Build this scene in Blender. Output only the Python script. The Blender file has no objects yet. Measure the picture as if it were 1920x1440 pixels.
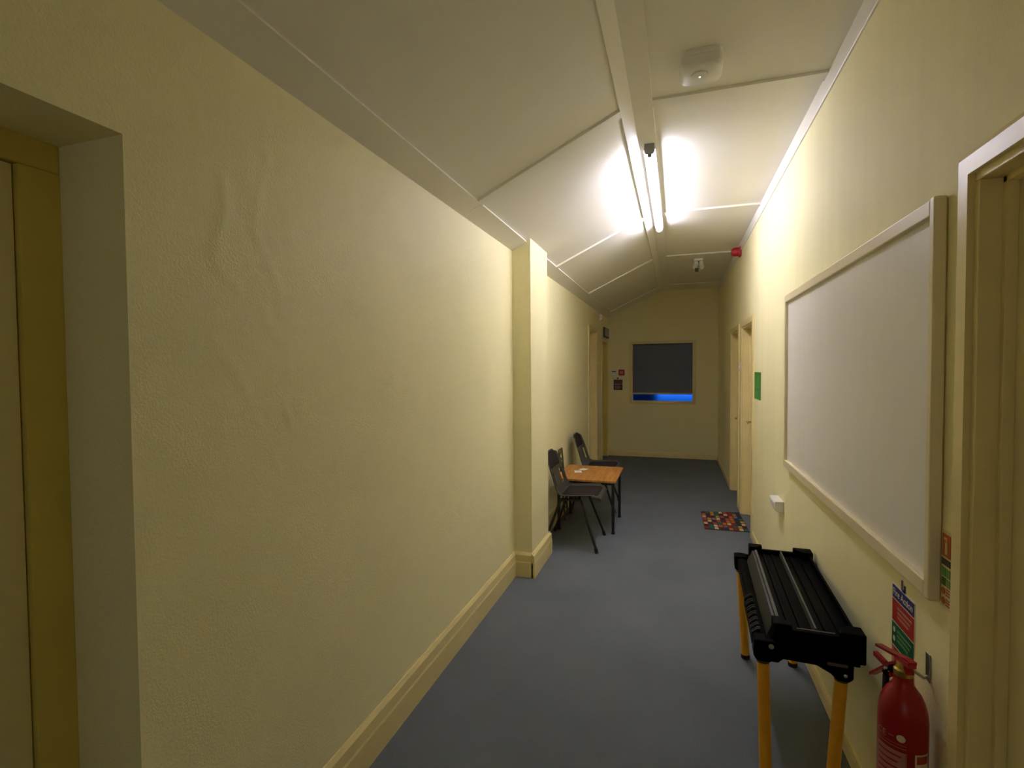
import bpy, bmesh, math, random
from mathutils import Vector, Matrix, noise
random.seed(7)
S = bpy.context.scene
COL = S.collection
PI = math.pi

# ------------------------------------------------------------------ camera, world, exposure
cam_d = bpy.data.cameras.new('camera')
cam = bpy.data.objects.new('camera', cam_d); COL.objects.link(cam)
cam_d.sensor_fit = 'HORIZONTAL'; cam_d.sensor_width = 36.0
cam_d.lens = 956.963 / 1920 * 36.0
cam_d.clip_start = 0.02; cam_d.clip_end = 100
_r = Vector((0.95176352, 0.30674109, -0.00748989))
_u = Vector((-0.00220177, 0.03123739, 0.99950957))
_f = Vector((-0.30682462, 0.95128026, -0.03040598))
cam.matrix_world = Matrix(((_r.x, _u.x, -_f.x, 0.0), (_r.y, _u.y, -_f.y, 0.0), (_r.z, _u.z, -_f.z, 1.5), (0, 0, 0, 1)))
S.camera = cam

LAMP = 28.0            # fluorescent tube radiance
SKY = 1.0              # dusk sky seen through the far window
w = bpy.data.worlds.new('dusk_sky'); S.world = w; w.use_nodes = True
_bg = w.node_tree.nodes['Background']
_bg.inputs[0].default_value = (0.010, 0.105, 0.56, 1); _bg.inputs[1].default_value = SKY

S.view_settings.view_transform = 'Standard'
try: S.view_settings.look = 'None'
except Exception: pass
S.view_settings.exposure = 1.5
S.view_settings.gamma = 1.0
S.view_settings.use_curve_mapping = False
S.cycles.max_bounces = 16; S.cycles.diffuse_bounces = 12   # a pale corridor lives on bounced light

# ------------------------------------------------------------------ materials
def nd(nt, t, **k):
    n = nt.nodes.new(t)
    for a, b in k.items(): setattr(n, a, b)
    return n

def mat(name, col, rough=0.6, var=0.0, vscale=4.0, bump=0.0, bscale=200.0, metal=0.0, spec=0.5,
        streak=None, coat=0.0, detail=3.0, var2=0.0, v2scale=300.0):
    m = bpy.data.materials.new(name); m.use_nodes = True
    nt = m.node_tree; b = nt.nodes['Principled BSDF']
    b.inputs['Base Color'].default_value = (*col, 1); b.inputs['Roughness'].default_value = rough
    b.inputs['Metallic'].default_value = metal; b.inputs['Specular IOR Level'].default_value = spec
    b.inputs['Coat Weight'].default_value = coat
    tc = nd(nt, 'ShaderNodeTexCoord')
    src = None
    def layer(amount, scale, mapping=None):
        nonlocal src
        nz = nd(nt, 'ShaderNodeTexNoise'); nz.inputs['Scale'].default_value = scale; nz.inputs['Detail'].default_value = detail
        if mapping:
            mp = nd(nt, 'ShaderNodeMapping'); mp.inputs['Scale'].default_value = mapping
            nt.links.new(tc.outputs['Object'], mp.inputs[0]); nt.links.new(mp.outputs[0], nz.inputs['Vector'])
        else: nt.links.new(tc.outputs['Object'], nz.inputs['Vector'])
        mr = nd(nt, 'ShaderNodeMapRange')
        mr.inputs[1].default_value = 0.3; mr.inputs[2].default_value = 0.7
        mr.inputs[3].default_value = 1 - amount; mr.inputs[4].default_value = 1 + amount * 0.5
        nt.links.new(nz.outputs['Fac'], mr.inputs[0])
        mx = nd(nt, 'ShaderNodeVectorMath', operation='SCALE')
        if src is None: mx.inputs[0].default_value = col
        else: nt.links.new(src, mx.inputs[0])
        nt.links.new(mr.outputs[0], mx.inputs['Scale']); src = mx.outputs[0]
    if var: layer(var, vscale)
    if var2: layer(var2, v2scale)
    if streak: layer(streak[0], streak[1], streak[2])
    if src is not None: nt.links.new(src, b.inputs['Base Color'])
    if bump:
        nz = nd(nt, 'ShaderNodeTexNoise'); nz.inputs['Scale'].default_value = bscale; nz.inputs['Detail'].default_value = 2.0
        nt.links.new(tc.outputs['Object'], nz.inputs['Vector'])
        bp = nd(nt, 'ShaderNodeBump'); bp.inputs['Strength'].default_value = bump; bp.inputs['Distance'].default_value = 0.002
        nt.links.new(nz.outputs['Fac'], bp.inputs['Height']); nt.links.new(bp.outputs[0], b.inputs['Normal'])
    return m

def emit(name, col, s):
    m = bpy.data.materials.new(name); m.use_nodes = True
    b = m.node_tree.nodes['Principled BSDF']
    b.inputs['Base Color'].default_value = (0.8, 0.8, 0.8, 1)
    b.inputs['Emission Color'].default_value = (*col, 1); b.inputs['Emission Strength'].default_value = s
    return m

M = {}
M['wall'] = mat('cream_wallpaper', (0.885, 0.82, 0.49), 0.55, var=0.03, vscale=1.2, bump=0.55, bscale=170, spec=0.35, var2=0.02, v2scale=90)
M['wall_r'] = mat('cream_wall_paint', (0.885, 0.82, 0.49), 0.65, var=0.03, vscale=1.0, bump=0.3, bscale=110, spec=0.22, streak=(0.035, 2.5, (1, 4.0, 0.25)))
M['wall_e'] = mat('cream_end_wall_paint', (0.82, 0.745, 0.41), 0.55, var=0.03, vscale=1.0, bump=0.2, bscale=110)
M['ceil'] = mat('ceiling_white_paint', (0.86, 0.835, 0.75), 0.55, var=0.02, vscale=0.8, bump=0.18, bscale=60, spec=0.4)
M['strip'] = mat('ceiling_gloss_strip', (0.86, 0.835, 0.75), 0.4, var=0.02, vscale=3, bump=0.1, bscale=40)
M['cornice'] = mat('white_gloss_moulding', (0.82, 0.80, 0.72), 0.35)
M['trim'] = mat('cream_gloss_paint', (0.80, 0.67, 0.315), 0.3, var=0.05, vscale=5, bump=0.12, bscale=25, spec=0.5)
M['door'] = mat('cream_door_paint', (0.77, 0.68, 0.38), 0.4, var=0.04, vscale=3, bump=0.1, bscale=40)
M['jamb'] = mat('deep_cream_jamb_paint_and_shade', (0.66, 0.54, 0.13), 0.4, var=0.05, vscale=4, bump=0.1, bscale=40)
M['carpet'] = mat('blue_grey_carpet', (0.165, 0.185, 0.208), 0.95, var=0.10, vscale=2.2, bump=0.9, bscale=420, spec=0.1, var2=0.22, v2scale=260)
M['board'] = mat('whiteboard_surface', (0.80, 0.77, 0.70), 0.45, var=0.02, vscale=2, streak=(0.02, 3, (1, 5, .3)), spec=0.35)
M['boardframe'] = mat('cream_board_frame', (0.80, 0.70, 0.45), 0.4, var=0.03, vscale=6)
M['white'] = mat('white_plastic', (0.82, 0.80, 0.75), 0.4, var=0.02)
M['white_metal'] = mat('white_enamel', (0.80, 0.80, 0.80), 0.35, var=0.02)
M['grey'] = mat('grey_plastic', (0.30, 0.30, 0.28), 0.5, var=0.05)
M['black'] = mat('black_plastic', (0.0013, 0.0013, 0.0016), 0.5, var=0.2, vscale=12, bump=0.08, bscale=160, spec=0.03)
M['blackedge'] = mat('grey_edge_plastic_and_glints', (0.070, 0.070, 0.058), 0.5, var=0.25, vscale=14, bump=0.1, bscale=120)
M['darkedge'] = mat('dark_worn_plastic', (0.026, 0.026, 0.020), 0.5, var=0.3, vscale=10, bump=0.1, bscale=120)
M['yellow'] = mat('yellow_tube_paint', (0.82, 0.40, 0.012), 0.35, var=0.10, vscale=12, bump=0.1, bscale=60)
M['red'] = mat('red_enamel', (0.30, 0.004, 0.006), 0.30, var=0.08, vscale=8, spec=0.35)
M['redplastic'] = mat('red_plastic', (0.40, 0.010, 0.022), 0.4, var=0.05)
M['brass'] = mat('brass_valve', (0.55, 0.42, 0.10), 0.35, metal=0.9, var=0.1, vscale=30)
M['steel'] = mat('steel', (0.55, 0.54, 0.50), 0.3, metal=0.9, var=0.1, vscale=30)
M['chrome'] = mat('chrome', (0.7, 0.68, 0.6), 0.18, metal=1.0, var=0.05, vscale=30)
M['shell'] = mat('dark_grey_chair_plastic', (0.050, 0.052, 0.042), 0.38, var=0.08, vscale=10, bump=0.15, bscale=260)
M['pad'] = mat('dark_brown_fabric', (0.026, 0.019, 0.018), 0.9, var=0.15, vscale=60, bump=0.5, bscale=500, spec=0.2)
M['legblack'] = mat('black_steel_tube', (0.012, 0.011, 0.010), 0.35, var=0.1, vscale=20)
M['paper'] = mat('white_paper', (0.85, 0.84, 0.82), 0.7, var=0.02)
M['rack'] = mat('dark_olive_metal', (0.070, 0.075, 0.036), 0.5, var=0.15, vscale=20)
M['blind'] = mat('slate_blind_fabric', (0.135, 0.155, 0.215), 0.8, var=0.08, vscale=3, bump=0.2, bscale=500)
M['rail'] = mat('pale_blind_rail', (0.45, 0.45, 0.42), 0.4)
M['winframe'] = mat('window_cream_paint', (0.74, 0.60, 0.27), 0.35, var=0.05, vscale=5)
M['green'] = mat('green_sign_print', (0.05, 0.30, 0.05), 0.4, var=0.08, vscale=20)
M['blue'] = mat('blue_sign_print', (0.02, 0.03, 0.20), 0.4)
M['sgreen'] = mat('deep_green_sign_print', (0.006, 0.14, 0.065), 0.4, var=0.05, vscale=40)
M['sred'] = mat('red_sign_print', (0.42, 0.022, 0.02), 0.4, var=0.05, vscale=40)
M['spink'] = mat('faded_pink_sign_print', (0.50, 0.22, 0.18), 0.5)
M['lgreen'] = mat('light_green_sign_print', (0.16, 0.30, 0.08), 0.4)
M['orange'] = mat('orange_red_sign_print', (0.50, 0.09, 0.015), 0.4)
M['signpale'] = mat('cream_sign_vinyl', (0.74, 0.62, 0.36), 0.4)
M['signwhite'] = mat('white_sign_vinyl', (0.78, 0.74, 0.62), 0.4)
M['dark'] = mat('dark_print', (0.018, 0.016, 0.010), 0.5)
M['maroon'] = mat('maroon_notice_print', (0.13, 0.018, 0.022), 0.5)
M['lilac'] = mat('pale_label_print', (0.42, 0.16, 0.16), 0.5)
M['darkglass'] = mat('dark_transom_glass', (0.010, 0.016, 0.009), 0.1)
M['rubber'] = mat('black_rubber', (0.01, 0.01, 0.01), 0.7)
M['outside'] = mat('outside_dark_brick', (0.010, 0.016, 0.040), 0.9, var=0.2, vscale=6)
M['socket'] = mat('grey_green_leg_collar', (0.05, 0.055, 0.032), 0.5)
M['tube'] = emit('fluorescent_tube_glow', (0.955, 0.93, 1.14), LAMP)
M['fillpane'] = emit('added_fill_pane_glow', (0.90, 0.95, 1.08), 0.45)
M['led'] = emit('green_led_glow', (0.35, 1.0, 0.55), 2.0)

def wood():
    m = bpy.data.materials.new('orange_teak_laminate'); m.use_nodes = True
    nt = m.node_tree; b = nt.nodes['Principled BSDF']; b.inputs['Roughness'].default_value = 0.35
    tc = nd(nt, 'ShaderNodeTexCoord'); mp = nd(nt, 'ShaderNodeMapping'); mp.inputs['Scale'].default_value = (14, 1.2, 1.2)
    nz = nd(nt, 'ShaderNodeTexNoise'); nz.inputs['Scale'].default_value = 3.0; nz.inputs['Detail'].default_value = 6; nz.inputs['Distortion'].default_value = 0.6
    cr = nd(nt, 'ShaderNodeValToRGB')
    cr.color_ramp.elements[0].position = 0.3; cr.color_ramp.elements[0].color = (0.34, 0.135, 0.024, 1)
    cr.color_ramp.elements[1].position = 0.72; cr.color_ramp.elements[1].color = (0.60, 0.285, 0.065, 1)
    nt.links.new(tc.outputs['Object'], mp.inputs[0]); nt.links.new(mp.outputs[0], nz.inputs['Vector'])
    nt.links.new(nz.outputs['Fac'], cr.inputs[0]); nt.links.new(cr.outputs[0], b.inputs['Base Color'])
    return m
M['wood'] = wood()

def glassmat():
    m = bpy.data.materials.new('obscured_window_glass'); m.use_nodes = True
    nt = m.node_tree; b = nt.nodes['Principled BSDF']
    b.inputs['Base Color'].default_value = (0.9, 0.95, 1, 1); b.inputs['Transmission Weight'].default_value = 1.0
    b.inputs['Roughness'].default_value = 0.34; b.inputs['IOR'].default_value = 1.1
    nz = nd(nt, 'ShaderNodeTexNoise'); nz.inputs['Scale'].default_value = 60
    bp = nd(nt, 'ShaderNodeBump'); bp.inputs['Strength'].default_value = 0.1; bp.inputs['Distance'].default_value = 0.001
    nt.links.new(nz.outputs['Fac'], bp.inputs['Height']); nt.links.new(bp.outputs[0], b.inputs['Normal'])
    return m
M['glass'] = glassmat()

# ------------------------------------------------------------------ mesh helpers
class MB:
    """collects shapes; build() links them as ONE mesh object"""
    def __init__(s): s.v = []; s.f = []
    def add(s, vs, fs):
        n = len(s.v); s.v += [Vector(p) for p in vs]; s.f += [tuple(i + n for i in f) for f in fs]; return s
    def bm(s, b):
        b.verts.index_update()
        s.add([v.co.copy() for v in b.verts], [[v.index for v in f.verts] for f in b.faces]); b.free(); return s
    def box(s, x0, x1, y0, y1, z0, z1, bev=0.0, seg=2):
        b = bmesh.new(); bmesh.ops.create_cube(b, size=1)
        for v in b.verts:
            v.co = Vector(((x0 + x1) / 2 + v.co.x * (x1 - x0), (y0 + y1) / 2 + v.co.y * (y1 - y0), (z0 + z1) / 2 + v.co.z * (z1 - z0)))
        if bev: bmesh.ops.bevel(b, geom=b.edges[:], offset=bev, segments=seg, profile=0.5, affect='EDGES')
        return s.bm(b)
    def prism(s, poly, axis, a, b_, bev=0.0):
        """poly of 2D points extruded along axis ('x': poly is (y,z); 'y': (x,z); 'z': (x,y))"""
        def P(p, t):
            return {'x': (t, p[0], p[1]), 'y': (p[0], t, p[1]), 'z': (p[0], p[1], t)}[axis]
        n = len(poly)
        bmm = bmesh.new()
        va = [bmm.verts.new(P(p, a)) for p in poly]; vb = [bmm.verts.new(P(p, b_)) for p in poly]
        bmm.faces.new(va); bmm.faces.new(vb[::-1])
        for i in range(n): bmm.faces.new((va[i], vb[i], vb[(i + 1) % n], va[(i + 1) % n]))
        bmesh.ops.recalc_face_normals(bmm, faces=bmm.faces[:])
        if bev: bmesh.ops.bevel(bmm, geom=bmm.edges[:], offset=bev, segments=2, profile=0.5, affect='EDGES')
        return s.bm(bmm)
    def tube(s, pts, rad, seg=12, cap=True):
        pts = [Vector(p) for p in pts]; n = len(pts)
        rads = rad if isinstance(rad, (list, tuple)) else [rad] * n
        vs = []; fs = []; prev = None
        for i, p in enumerate(pts):
            t = (pts[min(i + 1, n - 1)] - pts[max(i - 1, 0)]).normalized()
            if prev is None:
                a = Vector((0, 0, 1)) if abs(t.z) < .9 else Vector((1, 0, 0)); nx = t.cross(a).normalized()
            else: nx = (prev - t * prev.dot(t)).normalized()
            prev = nx; ny = t.cross(nx)
            for k in range(seg):
                an = 2 * PI * k / seg; vs.append(p + (nx * math.cos(an) + ny * math.sin(an)) * rads[i])
        for i in range(n - 1):
            for k in range(seg):
                k2 = (k + 1) % seg; fs.append((i * seg + k, i * seg + k2, (i + 1) * seg + k2, (i + 1) * seg + k))
        if cap: fs.append(tuple(range(seg))[::-1]); fs.append(tuple((n - 1) * seg + k for k in range(seg)))
        return s.add(vs, fs)
    def lathe(s, prof, c=(0, 0, 0), seg=40, axis='z'):
        vs = []; fs = []; n = len(prof)
        for r, z in prof:
            for k in range(seg):
                a = 2 * PI * k / seg
                q = (r * math.cos(a), r * math.sin(a), z)
                if axis == 'x': q = (q[2], q[0], q[1])
                if axis == 'y': q = (q[0], q[2], q[1])
                vs.append((c[0] + q[0], c[1] + q[1], c[2] + q[2]))
        for i in range(n - 1):
            for k in range(seg):
                k2 = (k + 1) % seg; fs.append((i * seg + k, i * seg + k2, (i + 1) * seg + k2, (i + 1) * seg + k))
        fs.append(tuple(range(seg))[::-1]); fs.append(tuple((n - 1) * seg + k for k in range(seg)))
        return s.add(vs, fs)
    def grid(s, nu, nv, fn, skip=None):
        vs = [fn(i / nu, j / nv) for i in range(nu + 1) for j in range(nv + 1)]
        fs = []
        for i in range(nu):
            for j in range(nv):
                if skip and skip(i, j): continue
                fs.append((i * (nv + 1) + j, (i + 1) * (nv + 1) + j, (i + 1) * (nv + 1) + j + 1, i * (nv + 1) + j + 1))
        return s.add(vs, fs)
    def build(s, name, m, parent=None, smooth=None, local=False, recalc=True):
        vs = s.v
        if parent is not None and not local:
            r = parent
            while r.parent: r = r.parent
            inv = r.matrix_basis.inverted(); vs = [inv @ p for p in vs]
        me = bpy.data.meshes.new(name); me.from_pydata([tuple(p) for p in vs], [], s.f)
        if recalc:
            b = bmesh.new(); b.from_mesh(me); bmesh.ops.recalc_face_normals(b, faces=b.faces[:]); b.to_mesh(me); b.free()
        me.materials.append(m)
        if smooth:
            me.shade_smooth()
            me.set_sharp_from_angle(angle=math.radians(smooth))
        o = bpy.data.objects.new(name, me); COL.objects.link(o)
        if parent is not None: o.parent = parent
        return o

def thing(name, label, cat, loc=(0, 0, 0), rz=0.0, group=None):
    o = bpy.data.objects.new(name, None); COL.objects.link(o); o.empty_display_size = 0.1
    o.location = loc; o.rotation_euler = (0, 0, rz)
    o.matrix_basis = Matrix.Translation(Vector(loc)) @ Matrix.Rotation(rz, 4, 'Z')
    o['label'] = label; o['category'] = cat
    if group: o['group'] = group
    return o
def tag(o, label, cat, group=None):
    o['label'] = label; o['category'] = cat
    if group: o['group'] = group
    return o
def struct(o): o['kind'] = 'structure'; return o
def sroot(name, loc):
    o = bpy.data.objects.new(name, None); COL.objects.link(o); o.location = loc
    o.matrix_basis = Matrix.Translation(Vector(loc)); o['kind'] = 'structure'; return o
def part(name, m, parent, fn, smooth=None, local=False):
    b = MB(); fn(b); return b.build(name, m, parent, smooth=smooth, local=local)

def text_mesh(txt, size, to_world, depth=0.0004, align='CENTER'):
    """lettering as mesh; to_world maps (u right, v up, n out) to a point"""
    cu = bpy.data.curves.new('lettering', 'FONT'); cu.body = txt; cu.size = size; cu.align_x = align; cu.align_y = 'CENTER'
    cu.extrude = depth; cu.resolution_u = 3
    ob = bpy.data.objects.new('lettering', cu); COL.objects.link(ob)
    dg = bpy.context.evaluated_depsgraph_get(); me = ob.evaluated_get(dg).to_mesh()
    b = MB(); b.add([to_world(*v.co) for v in me.vertices], [tuple(p.vertices) for p in me.polygons])
    ob.evaluated_get(dg).to_mesh_clear(); bpy.data.objects.remove(ob); bpy.data.curves.remove(cu)
    return b

# ------------------------------------------------------------------ room dimensions (metres)
XL, XR, YE, YB = -1.12, 0.635, 8.81, -3.2
SX, SZ = -1.01, 2.392        # inner edge of the board along the left eaves
RX, RZ = -0.264, 2.746       # left edge of the ridge board
FX, FZ = -0.209, 2.772       # fold at the ridge
KX = -0.113                  # right edge of the ridge board
CZ = 2.772
PT = 0.013                   # how far cover strips stand proud of the panels
SL = (RZ - SZ) / (RX - SX)
LN = math.hypot(1, SL)
def sz(x): return SZ + SL * (x - SX)         # proud face of the slope
def up(x, d): return (x - SL / LN * d, sz(x) + d / LN)   # point d above the proud face

# floor
f = MB().box(-2.2, 1.2, YB - .2, YE + .2, -0.08, 0.0).build('floor', M['carpet']); struct(f)

# left wall with wallpaper blisters
ridges = [
 ([(1.191, 2.126), (1.2, 2.094), (1.169, 2.024), (1.146, 1.896), (1.177, 1.837), (1.205, 1.784), (1.24, 1.728), (1.238, 1.674)], .020, .0036),
 ([(1.043, 1.988), (1.053, 1.919), (1.031, 1.86), (1.01, 1.788), (1.028, 1.753), (1.084, 1.721)], .020, .0050),
 ([(1.172, 1.675), (1.2, 1.603), (1.261, 1.576), (1.27, 1.482)], .020, .0032),
 ([(0.999, 1.578), (1.077, 1.485), (1.128, 1.404), (1.184, 1.393)], .022, .0038),
 ([(1.251, 1.38), (1.27, 1.339)], .013, .0052), ([(1.202, 1.241), (1.222, 1.206)], .012, .0032),
 ([(0.962, 2.179), (0.977, 2.116), (0.988, 2.075)], .016, .0034), ([(0.90, 1.33), (0.96, 1.25), (1.05, 1.2)], .03, .0025),
 ([(1.135, 1.365), (1.145, 1.35)], .013, .003)]
def segd(p, a, b):
    ax, ay = b[0] - a[0], b[1] - a[1]; L = ax * ax + ay * ay
    t = max(0, min(1, ((p[0] - a[0]) * ax + (p[1] - a[1]) * ay) / L))
    return math.hypot(p[0] - a[0] - ax * t, p[1] - a[1] - ay * t)
def blister(y, z):
    h = 0.0
    for pts, wd, ht in ridges:
        d = min(segd((y, z), pts[i], pts[i + 1]) for i in range(len(pts) - 1))
        if d < 4 * wd: h += .48 * ht * math.exp(-(d / wd) ** 2)
    n = noise.noise(Vector((y * 3.0, z * 2.2, 3.1))) * .0014 + noise.noise(Vector((y * 11, z * 8, 1.7))) * .0008
    e = min(1, max(0, (y - .80) / .05)) * min(1, max(0, (2.3 - z) / .05)) * min(1, max(0, (z - .18) / .05)) * min(1, max(0, (3.46 - y) / .05))
    return (h + n) * e
wl = MB()
AY, AZ, AD = 0.793, 2.003, -1.318           # deep doorway: far edge, head height, depth
ZT = sz(XL) + .02
def wgrid(y0, y1, z0, z1, ny, nz):
    def fn(a, b):
        y = y0 + (y1 - y0) * a; z = z0 + (z1 - z0) * b
        return (XL + blister(y, z), y, z)
    wl.grid(ny, nz, fn)
wgrid(AY, 1.45, 0, ZT, 70, 230)
wgrid(1.45, 3.5, 0, ZT, 60, 60)
wl.add([(-1.6, AY, 0), (XL, AY, 0), (XL, AY, AZ), (-1.6, AY, AZ)], [(0, 1, 2, 3)])                                   # reveal beside the near door
wl.add([(-1.6, -.35, AZ), (-1.6, AY, AZ), (XL, AY, AZ), (XL, -.35, AZ)], [(0, 1, 2, 3)])                          # reveal overhead
wl.box(-1.6, XL, -.37, -.35, 0, AZ)
wl.box(-1.6, XL, YB, -.35, 0, ZT); wl.box(-1.2, XL, -.35, AY, AZ + .0004, ZT)
CY0, CY1, CH = 6.83, 7.50, 2.03             # first far door on the left
DY0, DY1, DH = 8.06, 8.74, 1.93             # second far door
wl.box(-1.4, XL, 3.5, CY0, 0, ZT); wl.box(-1.4, XL, CY1, DY0, 0, ZT); wl.box(-1.4, XL, DY1, YE, 0, ZT)
wl.box(-1.4, XL, CY0, CY1, CH, ZT); wl.box(-1.4, XL, DY0, DY1, DH, ZT)
wl.box(-1.42, -1.4, 3.5, YE, 0, ZT); wl.box(-1.63, -1.6, -.4, 1, 0, ZT)
wall_left = struct(wl.build('wall_left', M['wall'], smooth=40, recalc=False))
PX, PY0, PY1 = -0.985, 3.496, 3.986
pil = MB()
pil.prism([(XL - .05, 0), (PX, 0), (PX, sz(PX) + .03), (XL - .05, sz(XL - .05) + .03)], 'y', PY0, PY1)
pil.build('pilaster', M['wall'], wall_left)

# right wall with three door openings
wr = MB()
NY = 1.418                                    # far edge of the near right door opening
NH = 1.930
A0, A1, AH = 4.87, 5.64, 1.90
B0, B1, BH = 5.93, 6.70, 1.905
TOP = 2.86
wr.box(XR, .95, YB, .62, 0, TOP); wr.box(XR, .95, .62, NY, NH, TOP)
wr.box(XR, .95, NY, A0, 0, TOP); wr.box(XR, .95, A0, A1, AH, TOP); wr.box(XR, .95, A1, B0, 0, TOP)
wr.box(XR, .95, B0, B1, BH, TOP); wr.box(XR, .95, B1, YE, 0, TOP); wr.box(.95, 1.0, YB, YE, 0, TOP)
wall_right = struct(wr.build('wall_right', M['wall_r'], recalc=False))

# far wall with the window opening, near wall behind the camera
WX0, WX1, WZ0, WZ1 = -0.742, 0.288, 0.905, 1.925
we = MB()
we.box(-1.5, WX0, YE, YE + .16, 0, TOP); we.box(WX1, 1.0, YE, YE + .16, 0, TOP)
we.box(WX0, WX1, YE, YE + .16, 0, WZ0); we.box(WX0, WX1, YE, YE + .16, WZ1, TOP)
wall_far = struct(we.build('wall_far', M['wall_e'], recalc=False))
NX0, NX1, NZ0, NZ1 = -.95, .15, .80, 2.05    # added window unseen behind the camera, its pane glows to brighten the corridor
wb = MB()
wb.box(-1.7, NX0, YB - .15, YB, 0, TOP); wb.box(NX1, 1.0, YB - .15, YB, 0, TOP); wb.box(NX0, NX1, YB - .15, YB, 0, NZ0); wb.box(NX0, NX1, YB - .15, YB, NZ1, TOP)
struct(wb.build('wall_near', M['wall_e'], recalc=False))
w2 = sroot('added_fill_window', ((NX0 + NX1) / 2, YB, NZ0))
for bx in ((NX0, NX0 + .05, NZ0, NZ1), (NX1 - .05, NX1, NZ0, NZ1), (NX0 + .05, NX1 - .05, NZ1 - .05, NZ1), (NX0 + .05, NX1 - .05, NZ0, NZ0 + .05)):
    part('window_frame', M['winframe'], w2, lambda m: m.box(bx[0], bx[1], YB - .10, YB + .01, bx[2], bx[3], .003))
part('fill_light_pane', M['fillpane'], w2, lambda m: m.box(NX0 + .05, NX1 - .05, YB - .06, YB - .05, NZ0 + .05, NZ1 - .05))

# ceiling: deck, recessed panels, proud cover strips
deck = MB()
deck.prism([(-1.75, sz(-1.75) + .045), (FX, FZ + .05), (1.0, CZ + .05), (1.0, CZ + .14), (FX, FZ + .14), (-1.75, sz(-1.75) + .14)], 'y', YB - .1, YE + .1)
ceiling = struct(deck.build('ceiling', M['ceil']))
YS = [2.565, 4.44, 6.17, 8.30]; BW = 0.072
bays = [(-3.25, 0.75), (0.82, YS[0])] + [(YS[i] + BW, YS[i + 1]) for i in range(3)]
for a, b in bays:
    part('ceiling_panel', M['ceil'], ceiling, lambda m: m.prism([up(SX - .02, PT), up(RX + .02, PT), up(RX + .02, PT + .03), up(SX - .02, PT + .03)], 'y', a - .02, b + .02))
    part('ceiling_panel', M['ceil'], ceiling, lambda m: m.prism([(KX - .02, CZ + PT), (XR + .02, CZ + PT), (XR + .02, CZ + PT + .03), (KX - .02, CZ + PT + .03)], 'y', a - .02, b + .02))
for i, a in enumerate([.75] + YS):
    b = a + BW if i < 4 else YE + .02
    part('cover_strip', M['strip'], ceiling, lambda m: m.prism([up(SX - .001, 0), up(RX + .001, 0), up(RX + .001, PT + .02), up(SX - .001, PT + .02)], 'y', a, b))
    part('cover_strip', M['strip'], ceiling, lambda m: m.prism([(KX - .001, CZ), (XR + .01, CZ), (XR + .01, CZ + PT + .02), (KX - .001, CZ + PT + .02)], 'y', a, b))
for a, b in [(YB, YS[0] + .045), (YS[0] + .049, YE)]:
    part('eaves_board', M['strip'], ceiling, lambda m: m.prism([up(-1.40, -.001), up(SX, -.001), up(SX, PT + .02), up(-1.40, PT + .02)], 'y', a, b))
part('ridge_board', M['strip'], ceiling, lambda m: m.prism([(RX, RZ - .001), (FX, FZ - .001), (FX, FZ + .04), up(RX, PT + .025)], 'y', YB, YE))
part('ridge_board', M['strip'], ceiling, lambda m: m.prism([(FX, CZ - .001), (KX, CZ - .001), (KX, CZ + .04), (FX, CZ + .04)], 'y', YB, YE))

# cornice moulding
t1 = MB().prism([(XR + .002, 2.698), (XR - .007, 2.700), (XR - .010, 2.706), (XR - .010, CZ + .015), (XR + .002, CZ + .015)], 'y', YB, YE)
struct(t1.build('trim_1', M['cornice'], smooth=30))

# skirtings
def skirt(p, face, sgn, z, th):
    """profile points (offset from wall, z)"""
    return [(face, 0), (face + sgn * th, 0), (face + sgn * th, z * .60), (face + sgn * (th - .003), z * .66), (face + sgn * (th - .005), z * .90), (face + sgn * .004, z), (face, z)]
ZS, TH = 0.1735, 0.020
bl = MB()
bl.prism(skirt(None, XL, 1, ZS, TH), 'y', AY + .012, PY0 - .004)
bl.prism(skirt(None, XL, 1, ZS, TH), 'y', PY1 + .004, CY0 - .06)
bl.prism(skirt(None, XL, 1, ZS, TH), 'y', CY1 + .06, DY0 - .05)
bl.prism([(XL - .01, 0), (XL + TH, 0), (XL + TH, ZS), (XL - .01, ZS)], 'y', AY, AY + .013)
baseL = struct(bl.build('baseboard_left', M['trim']))
def pilaster_skirt(m):
    m.prism(skirt(None, PX, 1, ZS, .026), 'y', PY0 - .024, PY1 + .024)
    q = skirt(None, PY0, -1, ZS, .024)
    m.prism([(a, b) for a, b in q], 'x', XL + .001, PX + .012)
    q = skirt(None, PY1, 1, ZS, .024)
    m.prism([(a, b) for a, b in q], 'x', XL + .001, PX + .012)
part('pilaster_skirting', M['trim'], baseL, pilaster_skirt)
br = MB()
sk = [(XR, 0), (XR - .013, 0), (XR - .013, .050), (XR - .008, .066), (XR, .070)]
br.prism(sk, 'y', NY + .06, A0 - .055); br.prism(sk, 'y', A1 + .05, B0 - .05); br.prism(sk, 'y', B1 + .05, YE); br.prism(sk, 'y', YB, .56)
struct(br.build('baseboard_right', M['trim']))
bf = MB().prism([(YE, 0), (YE - .016, 0), (YE - .016, .062), (YE - .012, .078), (YE - .004, .086), (YE, .088)], 'x', XL, XR)
struct(bf.build('baseboard_far', M['trim'], smooth=25))

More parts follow.
